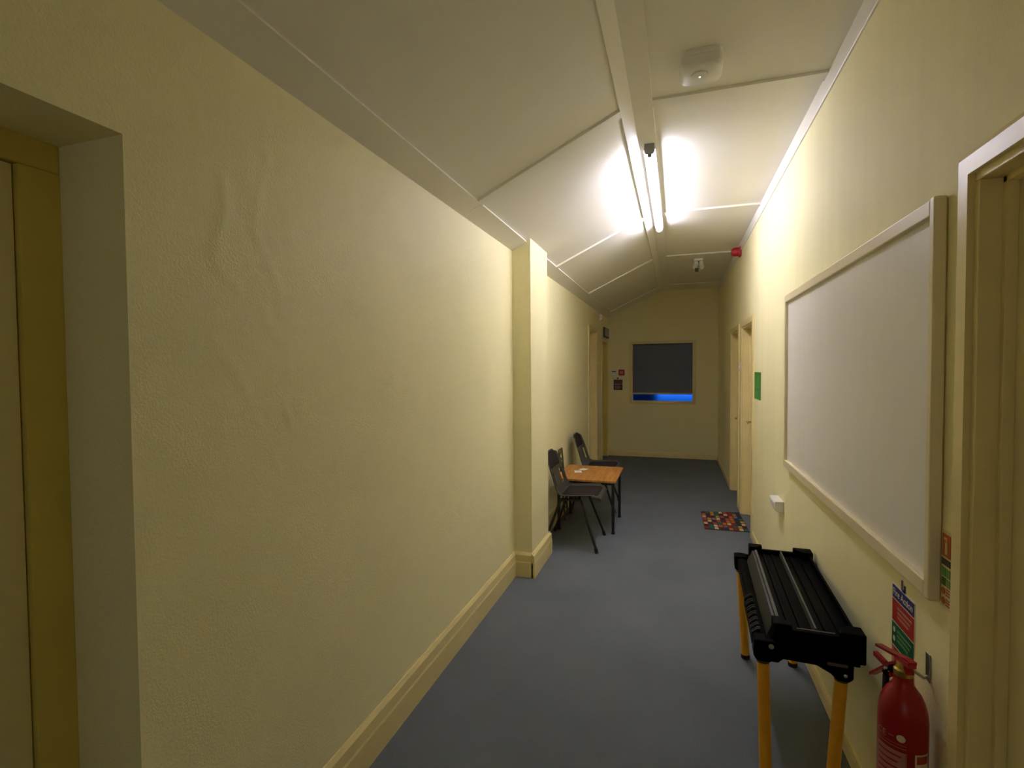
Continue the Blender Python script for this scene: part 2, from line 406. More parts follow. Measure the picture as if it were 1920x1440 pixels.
# ------------------------------------------------------------------ doors
def lever(parent, x, y, z, sx, sy):
    """lever handle with plate; sx: direction out of the leaf, sy: direction of the lever"""
    h = part('handle', M['chrome'], parent, lambda m: (m.box(x, x + sx * .006, y - .02, y + .02, z - .085, z + .085, .002),))
    part('lever', M['chrome'], h, lambda m: m.tube([(x, y, z + .02), (x + sx * .045, y, z + .02), (x + sx * .052, y + sy * .01, z + .02), (x + sx * .052, y + sy * .10, z + .018)], .0085, 10), smooth=50)
def doorset(name, x, sgn, y0, y1, h, depth, arch=.055, handle=None, hz=.97, leaf_top=None, arch_p=.014, arch_sides=(True, True), leafm='door', jm='trim'):
    """opening in the wall face at x; sgn = direction INTO the wall"""
    r = sroot(name, (x, (y0 + y1) / 2, 0))
    xi = x + sgn * depth
    lt = .022
    part('jamb', M[jm], r, lambda m: m.box(x - sgn * .002, xi + sgn * .045, y1 - lt, y1 + .002, 0, h - lt, .002))
    part('jamb', M[jm], r, lambda m: m.box(x - sgn * .002, xi + sgn * .045, y0 - .002, y0 + lt, 0, h - lt, .002))
    part('head', M[jm], r, lambda m: m.box(x - sgn * .002, xi + sgn * .045, y0, y1, h - lt, h + .002, .002))
    part('stop', M['trim'], r, lambda m: (m.box(xi - sgn * .022, xi, y1 - lt - .013, y1 - lt + .002, 0, h - lt, .001), m.box(xi - sgn * .022, xi, y0 + lt - .002, y0 + lt + .013, 0, h - lt, .001), m.box(xi - sgn * .022, xi, y0 + lt, y1 - lt, h - lt - .013, h - lt + .001, .001)))
    top = leaf_top or h - lt - .003
    leaf = part('door_leaf', M[leafm], r, lambda m: m.box(xi, xi + sgn * .04, y0 + lt + .003, y1 - lt - .003, .008, top, .002))
    ax = x - sgn * arch_p
    pf = [(-.004, 0), (-.004, arch_p), (arch * .72, arch_p), (arch, arch_p * .55), (arch, 0)]
    def path(o): return [(y0 - o, 0.0), (y0 - o, h + o), (y1 + o, h + o), (y1 + o, 0.0)]
    for k in range(3):
        if k == 0 and not arch_sides[0] or k == 2 and not arch_sides[1]: continue
        def leg(m):
            vs = []
            for e in (k, k + 1):
                for o, d in pf: vs.append((x - sgn * d, path(o)[e][0], path(o)[e][1]))
            n = len(pf); m.add(vs, [(i, (i + 1) % n, n + (i + 1) % n, n + i) for i in range(n)] + [tuple(range(n)), tuple(range(n, 2 * n))])
        part('architrave', M['trim'], r, leg)
    if handle is not None: lever(leaf, xi, handle, hz, -sgn, -1 if handle > (y0 + y1) / 2 else 1)
    return r, leaf, xi

# door_1: deep doorway at the left edge of the picture
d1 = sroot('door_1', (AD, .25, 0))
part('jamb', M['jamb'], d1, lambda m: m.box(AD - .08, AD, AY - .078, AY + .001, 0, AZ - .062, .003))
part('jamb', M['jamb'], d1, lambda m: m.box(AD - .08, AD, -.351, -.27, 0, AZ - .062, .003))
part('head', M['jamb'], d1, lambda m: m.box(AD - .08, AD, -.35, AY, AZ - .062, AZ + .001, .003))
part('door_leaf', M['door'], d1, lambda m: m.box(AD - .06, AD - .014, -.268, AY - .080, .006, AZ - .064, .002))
# door_2: near right
doorset('door_2', XR, 1, .64, NY, NH, .062, arch=.050, arch_p=.016)
# door_3, door_4: along the right wall
doorset('door_3', XR, 1, A0, A1, AH, .085, handle=A1 - .085, hz=.93, arch=.052)
doorset('door_4', XR, 1, B0, B1, BH, .085, handle=B1 - .085, hz=.87, arch=.050)
# door_5, door_6: along the left wall
doorset('door_5', XL, -1, CY0, CY1, CH, .085, handle=CY0 + .09, hz=1.10, arch=.05)
doorset('door_6', XL, -1, DY0, DY1, DH, .085, handle=DY0 + .09, hz=1.07, arch=.045, jm='jamb', leafm='jamb')  # deeper jamb colour puts this doorway's shadow into the paint
es = thing('door_sign', 'dark green box sign above the farthest door on the left wall', 'sign', (XL, 8.48, 1.99))
part('box', M['rack'], es, lambda m: m.box(XL + .0005, XL + .028, 8.22, 8.765, 1.995, 2.15, .003))
part('face', M['darkglass'], es, lambda m: m.box(XL + .028, XL + .031, 8.24, 8.75, 2.01, 2.135, .001))

# ------------------------------------------------------------------ far window
w1 = sroot('window_1', ((WX0 + WX1) / 2, YE, WZ0))
FW = .040
def wframe(m):
    pass
for nm, bx in [('window_frame', (WX0 - .012, WX0 + FW, WZ0 - .012, WZ1 + .012)), ('window_frame', (WX1 - FW, WX1 + .012, WZ0 - .012, WZ1 + .012)),
               ('window_frame', (WX0 + FW, WX1 - FW, WZ1 - FW + .008, WZ1 + .012)), ('window_frame', (WX0 + FW, WX1 - FW, WZ0 - .012, WZ0 + FW))]:
    part(nm, M['winframe'], w1, lambda m: m.box(bx[0], bx[1], YE - .016, YE + .09, bx[2], bx[3], .004))
part('window_pane', M['glass'], w1, lambda m: m.box(WX0 + FW - .005, WX1 - FW + .005, YE + .070, YE + .076, WZ0 + FW - .005, WZ1 - FW + .012))
bd = thing('roller_blind', 'slate grey roller blind pulled most of the way down the far window', 'blind', ((WX0 + WX1) / 2, YE + .03, 1.88))
part('blind_fabric', M['blind'], bd, lambda m: m.box(WX0 + FW - .004, WX1 - FW + .004, YE + .032, YE + .034, 1.070, 1.900))
part('bottom_rail', M['rail'], bd, lambda m: m.box(WX0 + FW + .004, WX1 - FW - .004, YE + .026, YE + .040, 1.050, 1.074, .003))
part('roller_tube', M['blind'], bd, lambda m: m.tube([(WX0 + FW + .006, YE + .045, 1.872), (WX1 - FW - .006, YE + .045, 1.872)], .017, 14), smooth=50)
# a neighbouring building outside, hiding the left of the dusk sky
ob = MB().box(-4.2, -.40, YE + 1.3, YE + 3.0, -.05, 5.0, .02)
tag(ob.build('building', M['outside']), 'dark building outside, seen low at the left under the blind', 'building')
og = MB().box(-9, 9, YE + .2, YE + 20, -.12, -.05)
struct(og.build('ground', M['outside']))

# ------------------------------------------------------------------ fluorescent batten
LXc = -0.150
def batten(LY0, LY1, tube, label):
    lamp = thing('fluorescent_light', label, 'light', (LXc, (LY0 + LY1) / 2, CZ))
    part('body', M['white_metal'], lamp, lambda m: m.prism([(LXc - .026, CZ - .002), (LXc + .026, CZ - .002), (LXc + .034, CZ - .028), (LXc + .018, CZ - .036), (LXc - .018, CZ - .036), (LXc - .034, CZ - .028)], 'y', LY0, LY1))
    for ya, yb in ((LY0 - .012, LY0), (LY1, LY1 + .012)):
        part('end_cap', M['grey'], lamp, lambda m: m.prism([(LXc - .028, CZ - .001), (LXc + .028, CZ - .001), (LXc + .028, CZ - .046), (LXc + .019, CZ - .058), (LXc - .019, CZ - .058), (LXc - .028, CZ - .046)], 'y', ya, yb))
    for y in (LY0 + .012, LY1 - .012):
        part('lamp_holder', M['grey'], lamp, lambda m: m.box(LXc - .012, LXc + .012, y - .012, y + .012, CZ - .068, CZ - .030, .004))
    part('tube', tube, lamp, lambda m: m.tube([(LXc, LY0 + .026, CZ - .052), (LXc, LY1 - .026, CZ - .052)], .0145, 16), smooth=50)
batten(3.050, 4.790, M['tube'], 'lit white fluorescent tube light along the ceiling ridge')

# ------------------------------------------------------------------ ceiling devices
EMX, EMY = .094, 2.315
e1 = thing('emergency_light', 'white square emergency light with green indicator on the near ceiling', 'light', (EMX, EMY, CZ + PT))
def rsq(c, hx, hy, z0, z1, rad, taper):
    pts = []
    for k in range(32):
        a = 2 * PI * k / 32; cx = math.copysign(abs(math.cos(a)) ** .45, math.cos(a)); cy = math.copysign(abs(math.sin(a)) ** .45, math.sin(a))
        pts.append((cx, cy))
    vs = []; fs = []
    for s, z in ((1, z0), (1, z0 + (z1 - z0) * .6), (1 - taper * .4, z0 + (z1 - z0) * .85), (1 - taper, z1)):
        vs += [(c[0] + hx * s * p[0], c[1] + hy * s * p[1], z) for p in pts]
    for r in range(3):
        for k in range(32): fs.append((r * 32 + k, r * 32 + (k + 1) % 32, (r + 1) * 32 + (k + 1) % 32, (r + 1) * 32 + k))
    fs.append(tuple(range(32))); fs.append(tuple(96 + k for k in range(32)))
    return vs, fs
part('base', M['white'], e1, lambda m: m.add(*rsq((EMX, EMY), (.082), .090, CZ + PT, CZ - .010, .02, .03)), smooth=35)
part('cover', M['white'], e1, lambda m: m.add(*rsq((EMX, EMY + .008), .086, .093, CZ - .008, CZ - .046, .02, .16)), smooth=35)
part('lens', M['white'], e1, lambda m: m.lathe([(.034, CZ - .046), (.034, CZ - .052), (.028, CZ - .052), (.012, CZ - .057)], (EMX - .004, EMY + .006, 0), 24), smooth=40)
part('indicator', M['led'], e1, lambda m: m.lathe([(.0035, CZ - .050), (.0035, CZ - .058), (.0015, CZ - .0595)], (EMX - .004, EMY + .002, 0), 12))

sp = thing('twin_spot_light', 'small white twin spotlight fixing on the far flat ceiling', 'light', (.245, 6.50, CZ + PT))
part('base', M['white'], sp, lambda m: m.box(.195, .295, 6.45, 6.55, CZ - .015, CZ + PT, .006))
for sx_ in (-.026, .030):
    part('lamp_head', M['white'], sp, lambda m: m.tube([(.245 + sx_, 6.46, CZ - .035), (.245 + sx_, 6.50, CZ - .05), (.245 + sx_ * 1.3, 6.56, CZ - .075)], [.020, .026, .030], 16), smooth=45)
part('arm', M['grey'], sp, lambda m: m.tube([(.245, 6.5, CZ - .01), (.243, 6.50, CZ - .10), (.222, 6.50, CZ - .115)], .010, 10), smooth=45)
part('green_lens', M['rack'], sp, lambda m: m.tube([(.205, 6.48, CZ - .118), (.245, 6.48, CZ - .118)], .022, 14), smooth=45)

so = thing('alarm_sounder', 'red fire alarm sounder high on the right wall under the cornice', 'alarm', (XR, 5.80, 2.69))
part('base', M['redplastic'], so, lambda m: m.box(XR - .022, XR - .002, 5.752, 5.848, 2.642, 2.742, .006))
part('sounder_dome', M['redplastic'], so, lambda m: m.lathe([(.046, 0), (.046, -.035), (.040, -.060), (.030, -.074), (.010, -.078)], (XR - .020, 5.80, 2.692), 28, axis='x'), smooth=35)

pr = thing('motion_sensor', 'small white motion sensor high on the left wall above the far doors', 'sensor', (XL, 7.88, 2.26))
part('body', M['white'], pr, lambda m: m.prism([(XL, 2.215), (XL + .03, 2.222), (XL + .045, 2.25), (XL + .045, 2.30), (XL + .03, 2.315), (XL, 2.318)], 'y', 7.85, 7.92, .004))
part('lens', M['signwhite'], pr, lambda m: m.box(XL + .043, XL + .049, 7.862, 7.908, 2.236, 2.262, .003))

# ------------------------------------------------------------------ end wall fittings
cp = thing('call_point', 'red fire alarm call point on the end wall left of the window', 'alarm', (-.886, YE, 1.415))
part('housing', M['sred'], cp, lambda m: m.box(-.935, -.837, YE - .035, YE - .001, 1.368, 1.467, .006))
part('break_glass', M['spink'], cp, lambda m: m.box(-.914, -.858, YE - .038, YE - .033, 1.396, 1.440, .001))
sw = thing('switch_plate', 'white wall switch plate left of the red call point', 'switch', (-1.015, YE, 1.415))
part('plate', M['white'], sw, lambda m: m.box(-1.062, -.966, YE - .012, YE - .001, 1.368, 1.464, .003))
part('rocker', M['dark'], sw, lambda m: m.box(-1.046, -.984, YE - .017, YE - .011, 1.425, 1.442, .001))
nt_ = thing('fire_notice', 'maroon and brown fire notice below the red call point', 'sign', (-.944, YE, 1.21))
part('sheet', M['signwhite'], nt_, lambda m: m.box(-1.035, -.862, YE - .003, YE - .001, 1.112, 1.345))
part('red_panel', M['maroon'], nt_, lambda m: m.box(-1.020, -.872, YE - .0042, YE - .003, 1.222, 1.296))
part('brown_panel', M['dark'], nt_, lambda m: m.box(-1.020, -.872, YE - .0042, YE - .003, 1.122, 1.218))
part('print_line', M['spink'], nt_, lambda m: [m.box(-1.0, -.90 - .02 * (k % 2), YE - .0050, YE - .0042, 1.136 + k * .02, 1.143 + k * .02) for k in range(4)])
part('symbol', M['dark'], nt_, lambda m: m.lathe([(.014, 0), (.014, -.0014)], (-.952, YE - .003, 1.320), 16, axis='y'))
cd = MB().box(-.899, -.881, YE - .010, YE - .0005, 1.467, 2.46, .002)
tag(cd.build('cable_conduit', M['wall_e']), 'thin painted cable cover running up the end wall above call point', 'conduit')
c2 = MB().box(-1.09, -.935, YE - .006, YE - .0005, 1.354, 1.364, .001)
tag(c2.build('cable_conduit', M['wall_e']), 'short level cable cover under the white switch plate on end wall', 'conduit')

# ------------------------------------------------------------------ whiteboard
WY0, WY1, WB0, WB1 = 1.533, 3.378, .908, 1.916
XF = XR - .030
wbd = thing('whiteboard', 'large blank whiteboard in a cream frame on the right wall', 'board', (XR, (WY0 + WY1) / 2, WB0))
part('board_panel', M['board'], wbd, lambda m: m.box(XR - .014, XR - .001, WY0 + .01, WY1 - .01, WB0 + .01, WB1 - .01))
fr = .042
def rail(m, y0, y1, z0, z1): m.box(XF, XR - .002, y0, y1, z0, z1, .004, 3)
part('frame_rail', M['boardframe'], wbd, lambda m: rail(m, WY0 + .024, WY1 - .02, WB1 - fr, WB1))
part('frame_rail', M['boardframe'], wbd, lambda m: rail(m, WY0 + .024, WY1 - .02, WB0, WB0 + fr))
part('frame_stile', M['boardframe'], wbd, lambda m: rail(m, WY0, WY0 + .026, WB0 - .002, WB1 + .003))
part('frame_stile', M['boardframe'], wbd, lambda m: rail(m, WY1 - .03, WY1, WB0, WB1))

# ------------------------------------------------------------------ signs on the right wall
def wall_pt(yc, zc):      # lettering on the right wall: reader's right is -y
    return lambda u, v, n: (XR - .0034 - n, yc - u, zc + v)
fa = thing('fire_action_sign', 'blue, red and green fire action sign above the extinguisher', 'sign', (XR, 1.754, .60))
ya, yb = 1.680, 1.828
xs = XR - .0018
part('sheet', M['signwhite'], fa, lambda m: m.box(xs, XR - .0004, ya - .002, yb + .002, .560, .836))
part('header', M['blue'], fa, lambda m: m.box(xs - .001, xs, ya, yb, .795, .833))
part('red_panel', M['sred'], fa, lambda m: m.box(xs - .001, xs, ya, yb, .724, .791))
part('green_panel', M['sgreen'], fa, lambda m: m.box(xs - .001, xs, ya, yb, .651, .720))
part('red_panel', M['sred'], fa, lambda m: m.box(xs - .001, xs, ya, yb - .018, .575, .647))
part('pale_strip', M['spink'], fa, lambda m: m.box(xs - .001, xs, yb - .017, yb, .575, .647))
b = text_mesh('Fire Action', .030, wall_pt((ya + yb) / 2, .814)); b.build('heading', M['signwhite'], fa)
part('flame_symbol', M['blue'], fa, lambda m: (m.box(xs - .001, xs, 1.760, 1.766, .838, .868), m.box(xs - .001, xs, 1.742, 1.748, .836, .858), m.box(xs - .001, xs, 1.742, 1.760, .836, .843)))
def lines(m, z0, n, dy=0.0):
    for k in range(n): m.box(xs - .0016, xs - .001, ya + .012 + (k % 3) * .01, yb - .038, z0 - k * .014, z0 - k * .014 + .006)
part('print_line', M['spink'], fa, lambda m: lines(m, .770, 3))
part('print_line', M['lgreen'], fa, lambda m: lines(m, .700, 3))
part('symbol', M['signpale'], fa, lambda m: (m.lathe([(.008, 0), (.008, -.0006)], (xs - .001, yb - .018, .700), 14, axis='x'), m.lathe([(.008, 0), (.008, -.0006)], (xs - .001, yb - .018, .672), 14, axis='x')))

ts = thing('extinguisher_sign', 'narrow upright extinguisher identification sign beside the whiteboard and door frame', 'sign', (XR, 1.515, .99))
y0, y1 = 1.486, 1.531
part('sheet', M['signpale'], ts, lambda m: m.box(XR - .0022, XR - .0004, y0 - .004, y1 + .002, .898, 1.092))
x2 = XR - .0032
part('red_panel', M['orange'], ts, lambda m: m.box(x2, XR - .0022, y0 + .002, y1 - .004, 1.028, 1.084))
part('pictogram', M['signpale'], ts, lambda m: (m.box(x2 - .0006, x2, 1.503, 1.513, 1.034, 1.064, .0002), m.box(x2 - .0006, x2, 1.506, 1.510, 1.062, 1.074), m.box(x2 - .0006, x2, 1.504, 1.518, 1.070, 1.076)))
part('black_band', M['dark'], ts, lambda m: m.box(x2, XR - .0022, y0 + .002, y1 - .002, 1.006, 1.022))
for k, (za, zb) in enumerate([(.978, 1.000), (.955, .975)]):
    part('green_panel', M['sgreen' if k else 'green'], ts, lambda m: m.box(x2, XR - .0022, 1.511, y1 - .003, za, zb))
    part('green_panel', M['lgreen'], ts, lambda m: m.box(x2, XR - .0022, y0 + .002, 1.509, za, zb))
for za, zb in [(.931, .950), (.906, .926)]:
    part('red_symbol', M['orange'], ts, lambda m: m.lathe([(.0085, 0), (.0085, -.001)], (XR - .0022, 1.520, (za + zb) / 2), 16, axis='x'))
    part('print_line', M['orange'], ts, lambda m: [m.box(x2, XR - .0022, y0 + .004, 1.508, za + .002 + j * .007, za + .005 + j * .007) for j in range(3)])

gs = thing('green_notice', 'small bright green notice on the right wall beside the far doors', 'sign', (XR, 4.60, 1.34))
part('sheet', M['green'], gs, lambda m: m.box(XR - .004, XR - .0005, 4.44, 4.765, 1.232, 1.454, .001))
part('print_block', M['lgreen'], gs, lambda m: (m.box(XR - .0046, XR - .004, 4.48, 4.72, 1.325, 1.345), m.box(XR - .0046, XR - .004, 4.50, 4.60, 1.39, 1.43), m.box(XR - .0046, XR - .004, 4.52, 4.70, 1.265, 1.285)))

ls = thing('light_switch', 'small white light switch on the wall strip between the far right doors', 'switch', (XR, 5.79, 1.50))
part('plate', M['white'], ls, lambda m: m.box(XR - .012, XR - .001, 5.745, 5.835, 1.455, 1.545, .003))
part('rocker', M['white'], ls, lambda m: m.box(XR - .019, XR - .011, 5.778, 5.802, 1.48, 1.52, .002))

wx = thing('wall_box', 'small white plastic box low on the right wall left of whiteboard', 'box', (XR, 3.55, .61))
part('body', M['white'], wx, lambda m: m.prism([(XR - .001, .585), (XR - .045, .600), (XR - .052, .610), (XR - .052, .655), (XR - .048, .660), (XR - .001, .660)], 'y', 3.50, 3.68, .003))
part('cover', M['white'], wx, lambda m: m.box(XR - .056, XR - .050, 3.515, 3.665, .614, .652, .002))

# ------------------------------------------------------------------ chairs
def make_chair(label):
    t = thing('stacking_chair', label, 'chair', (-.795, 4.33, 0), 0, 'grey plastic chairs beside the low table')
    prof = [(.200, .412), (.192, .428), (.165, .438), (.09, .436), (.0, .429), (-.09, .424), (-.14, .430), (-.170, .460), (-.190, .518), (-.210, .585), (-.232, .650), (-.252, .705), (-.268, .752), (-.275, .780)]
    hw = [.185, .205, .222, .234, .238, .236, .230, .222, .216, .214, .212, .200, .165, .095]
    def at(i, v, off=0.0, scale=1.0):
        n = len(prof) - 1; i = max(0, min(n, i)); k = min(int(i), n - 1); q = i - k
        x = prof[k][0] * (1 - q) + prof[k + 1][0] * q; z = prof[k][1] * (1 - q) + prof[k + 1][1] * q
        h = hw[k] * (1 - q) + hw[k + 1] * q
        tx, tz = prof[k + 1][0] - prof[k][0], prof[k + 1][1] - prof[k][1]; L = math.hypot(tx, tz)
        nx, nz = tz / L, -tx / L                       # towards the sitter
        cup = (abs(v) ** 3) * (.022 if 2 < i < 12 else .008)
        return (x + nx * (off + cup), v * h * scale, z + nz * (off + cup))
    N = len(prof) - 1
    NU, NV = 52, 20
    def skip(i, j):
        u = i / NU * N; v = (j + .5) / NV * 2 - 1
        return 7.3 < u < 9.2 and .45 < abs(v) < .82
    b = MB(); b.grid(NU, NV, lambda a, c: at(a * N, c * 2 - 1), skip)
    sh = b.build('shell', M['shell'], t, smooth=60, local=True)
    md = sh.modifiers.new('thickness', 'SOLIDIFY'); md.thickness = .009; md.offset = -1 if True else 1
    def pad(name, u0, u1, wv):
        def fn(a, c):
            u = u0 + (u1 - u0) * a; v = (c * 2 - 1)
            ed = min(1, min(a, 1 - a) * 9) * min(1, (1 - abs(v)) * 9)
            rw = wv * (1 - .12 * (2 * a - 1) ** 6)
            return at(u, v * rw, .002 + .012 * math.sqrt(max(0, ed)))
        m = MB(); m.grid(24, 18, fn); return m.build(name, M['pad'], t, smooth=60, local=True)
    pad('seat_pad', 1.5, 5.9, .80); pad('back_pad', 9.7, 12.75, .86)
    for s in (-1, 1):
        part('seat_rail', M['legblack'], t, lambda m: m.tube([(-.125, s * .172, .402), (.045, s * .172, .408)], .011, 10), smooth=50, local=True)
        for nm, p in (('leg', [(.030, s * .172, .407), (.045, s * .173, .399), (.055, s * .175, .376), (.184, s * .236, .012)]),
                      ('leg', [(-.110, s * .172, .402), (-.125, s * .173, .394), (-.135, s * .175, .372), (-.268, s * .225, .012)])):
            lg = part(nm, M['legblack'], t, lambda m: m.tube(p, .0115, 10), smooth=50, local=True)
            e = Vector(p[-1]); d = (e - Vector(p[-2])).normalized()
            part('foot_cap', M['rubber'], lg, lambda m: m.tube([e - d * .028, Vector((e.x, e.y, 0.0))], .0145, 10), smooth=50, local=True)
    part('cross_bar', M['legblack'], t, lambda m: m.tube([(-.04, -.172, .404), (-.04, .172, .404)], .009, 10), smooth=50, local=True)
    return t
ch1 = make_chair('grey plastic chair with dark padded seat in front of the low table, by the pilaster')
def dup(root, loc, label):
    r = root.copy(); COL.objects.link(r); r.location = loc; r['label'] = label
    for c in root.children:
        k = c.copy(); COL.objects.link(k); k.parent = r; 
        for g in c.children:
            q = g.copy(); COL.objects.link(q); q.parent = k
    return r
dup(ch1, (-.795, 5.55, 0), 'grey plastic chair with dark padded back behind the low table, further from the pilaster')

# ------------------------------------------------------------------ low table
TX0, TX1, TY0, TY1, TZ = -1.075, -.512, 4.565, 5.245, .49
tb = thing('low_table', 'low square table with orange wood top and black steel legs', 'table', ((TX0 + TX1) / 2, (TY0 + TY1) / 2, 0))
part('tabletop', M['wood'], tb, lambda m: m.box(TX0, TX1, TY0, TY1, TZ - .020, TZ, .003))
lx0, lx1, ly0, ly1 = TX0 + .035, TX1 - .030, TY0 + .055, TY1 - .085
for x in (lx0, lx1):
    for y in (ly0, ly1):
        lg = part('leg', M['legblack'], tb, lambda m: m.box(x - .0125, x + .0125, y - .0125, y + .0125, .006, TZ - .020, .002))
        part('foot_cap', M['rubber'], lg, lambda m: m.box(x - .0145, x + .0145, y - .0145, y + .0145, 0, .018, .002))
for y in (ly0, ly1): part('apron_rail', M['legblack'], tb, lambda m: m.box(lx0 + .0125, lx1 - .0125, y - .011, y + .011, TZ - .048, TZ - .021, .002))
for x in (lx0, lx1): part('apron_rail', M['legblack'], tb, lambda m: m.box(x - .011, x + .011, ly0 + .0125, ly1 - .0125, TZ - .048, TZ - .021, .002))
for k, (cx, cy, a, lab) in enumerate([(-.912, 4.905, .25, 'white card on the low table, the nearer of two'), (-.880, 5.030, -.35, 'white card on the low table, the farther of two')]):
    c = thing('paper_card', lab, 'card', (cx, cy, TZ), a, 'white cards on the low table')
    part('card', M['paper'], c, lambda m: m.box(-.034, .034, -.045, .045, .0002, .0014), local=True)
    part('print_line', M['grey'], c, lambda m: [m.box(-.022, .015 - .008 * j, -.02 + j * .016, -.016 + j * .016, .0014, .0016) for j in range(3)], local=True)

# lattice rack leaning on the wall behind the table
rk = thing('lattice_rack', 'narrow dark olive lattice rack leaning on the left wall behind the table', 'rack', (-1.06, 5.02, 0))
def rp(u, v):   # u along y (0..1), v up (0..1)
    return Vector((-1.036 - .072 * v, 4.885 + .13 * u + .045 * v, .006 + .687 * v))
for u in (0, 1): part('upright', M['rack'], rk, lambda m: m.tube([rp(u, 0), rp(u, 1)], .009, 8), smooth=50)
for v in (.012, .99): part('end_bar', M['rack'], rk, lambda m: m.tube([rp(0, v), rp(1, v)], .008, 8), smooth=50)
for k in range(11):
    a, b_ = .03 + k * .087, .03 + (k + 1) * .087
    part('lattice_bar', M['rack'], rk, lambda m: m.tube([rp(k % 2, a), rp(1 - k % 2, b_)], .006, 8), smooth=50)

# ------------------------------------------------------------------ multicoloured mat
mt = thing('doormat', 'small mat of many coloured squares on the carpet before the right door', 'mat', (.43, 5.33, 0))
mq = [(.242, 5.590), (.612, 5.665), (.634, 5.010), (.252, 4.998)]      # far-left, far-right, near-right, near-left
mbq = MB(); mbq.add([(p[0], p[1], .0005) for p in mq] + [(p[0], p[1], .006) for p in mq], [(0, 1, 2, 3), (4, 7, 6, 5), (0, 4, 5, 1), (1, 5, 6, 2), (2, 6, 7, 3), (3, 7, 4, 0)])
mbq.build('mat_backing', mat('dark_green_mat_pile', (0.025, 0.035, 0.028), .95, bump=.8, bscale=300), mt)
cols = {'cream': (.62, .45, .22), 'crimson': (.30, .02, .03), 'orange': (.52, .14, .02), 'maroon': (.12, .012, .018), 'teal': (.03, .13, .10), 'plum': (.10, .02, .07), 'rose': (.36, .07, .09), 'gold': (.50, .28, .03), 'navy': (.03, .04, .08), 'lilac': (.22, .16, .28)}
cm = {k: mat(k + '_mat_pile', v, .95, var=.15, vscale=40, bump=.8, bscale=300, spec=.1) for k, v in cols.items()}
rows = ['plum teal gold teal cream rose crimson teal navy', 'orange maroon lilac teal maroon cream crimson orange navy'.replace('lilac', 'gold'), 'cream plum maroon gold rose maroon orange lilac navy',
        'rose gold lilac cream maroon rose orange navy teal', 'crimson cream maroon rose plum orange orange navy gold', 'cream maroon rose teal orange cream crimson navy cream',
        'maroon teal cream orange rose crimson teal gold maroon', 'crimson teal cream plum navy orange crimson cream teal']
sq_mesh = {}
NR, NC = 8, 9
for i in range(NR):
    for j in range(NC):
        def q(a, c):
            t0 = Vector((*mq[0], 0)).lerp(Vector((*mq[1], 0)), c); t1 = Vector((*mq[3], 0)).lerp(Vector((*mq[2], 0)), c); return t0.lerp(t1, a)
        a0, a1, c0, c1 = (i + .13) / NR, (i + .87) / NR, (j + .09) / NC, (j + .91) / NC
        lo = [q(a0, c0), q(a0, c1), q(a1, c1), q(a1, c0)]; ce = sum(lo, Vector()) / 4
        hi = [p.lerp(ce, .10) for p in lo]
        m = MB(); m.add([(p.x, p.y, .005) for p in lo] + [(p.x, p.y, .009) for p in hi], [(4, 7, 6, 5), (0, 4, 5, 1), (1, 5, 6, 2), (2, 6, 7, 3), (3, 7, 4, 0)])
        m.build('square', cm[rows[i].split()[j]], mt)

# ------------------------------------------------------------------ black bench with yellow legs
bn = thing('plastic_workbench', 'black plastic bench on yellow tube legs against the right wall', 'bench', (.293, 1.96, 0), math.radians(-2.0))
L = .86
def P_(nm, m, fn, smooth=None, par=None): return part(nm, m, par or bn, fn, smooth, local=True)
for (x, y, sx_, sy_, zt) in ((.0, .0, .010, -.030, .475), (.240, .0, -.036, -.030, .455), (-.010, L - .02, .028, .030, .475), (.222, L - .02, .012, .030, .475)):
    lg = P_('leg', M['yellow'], lambda m: m.tube([(x, y, zt), (x + sx_, y + sy_, .012)], .0200, 20), 50)
    P_('foot_cap', M['rubber'], lambda m: m.tube([(x + sx_ * .96, y + sy_ * .96, .022), (x + sx_, y + sy_, 0.0)], .0215, 18), 50, lg)
    P_('collar', M['socket'], lambda m: m.tube([(x, y, zt + .004), (x + sx_ * .03, y + sy_ * .03, zt - .016)], .0212, 20), 50, lg)
    P_('leg_socket', M['black'], lambda m: m.prism([(x - .030, .545), (x + .030, .545), (x + .029, zt + .004), (x + .020, zt - .004), (x - .020, zt - .004), (x - .029, zt + .004)], 'y', y - .030, y + .030, .006), 40)
# lower frame: side rails, end aprons with bulged corners
P_('side_rail', M['black'], lambda m: m.prism([(-.026, .486), (.0, .482), (.025, .49), (.025, .530), (-.016, .538), (-.026, .530)], 'y', -.010, L - .01, .003))
P_('side_rail', M['black'], lambda m: m.box(.222, .252, .02, L - .03, .495, .545, .004))
for y in (-.034, L - .030):
    P_('end_apron', M['black'], lambda m: m.prism([(-.026, .548), (.258, .548), (.258, .452), (.222, .452), (.200, .472), (.160, .492), (.060, .494), (.044, .478), (-.018, .478), (-.026, .486)], 'y', y, y + .022, .003))
for y in (-.030, L - .048):
    P_('corner_block', M['black'], lambda m: m.box(-.032, .014, y, y + .060, .480, .546, .008))
for k in range(20):     # moulded fins on the corridor side, grey colour paints glints on them
    y = .050 + k * .011 * (1 + .025 * k)
    P_('fin', M['blackedge' if k % 3 else 'black'], lambda m: m.prism([(-.032, .492), (-.020, .492), (-.002, .545), (-.010, .546), (-.032, .528)], 'y', y, y + .0035))
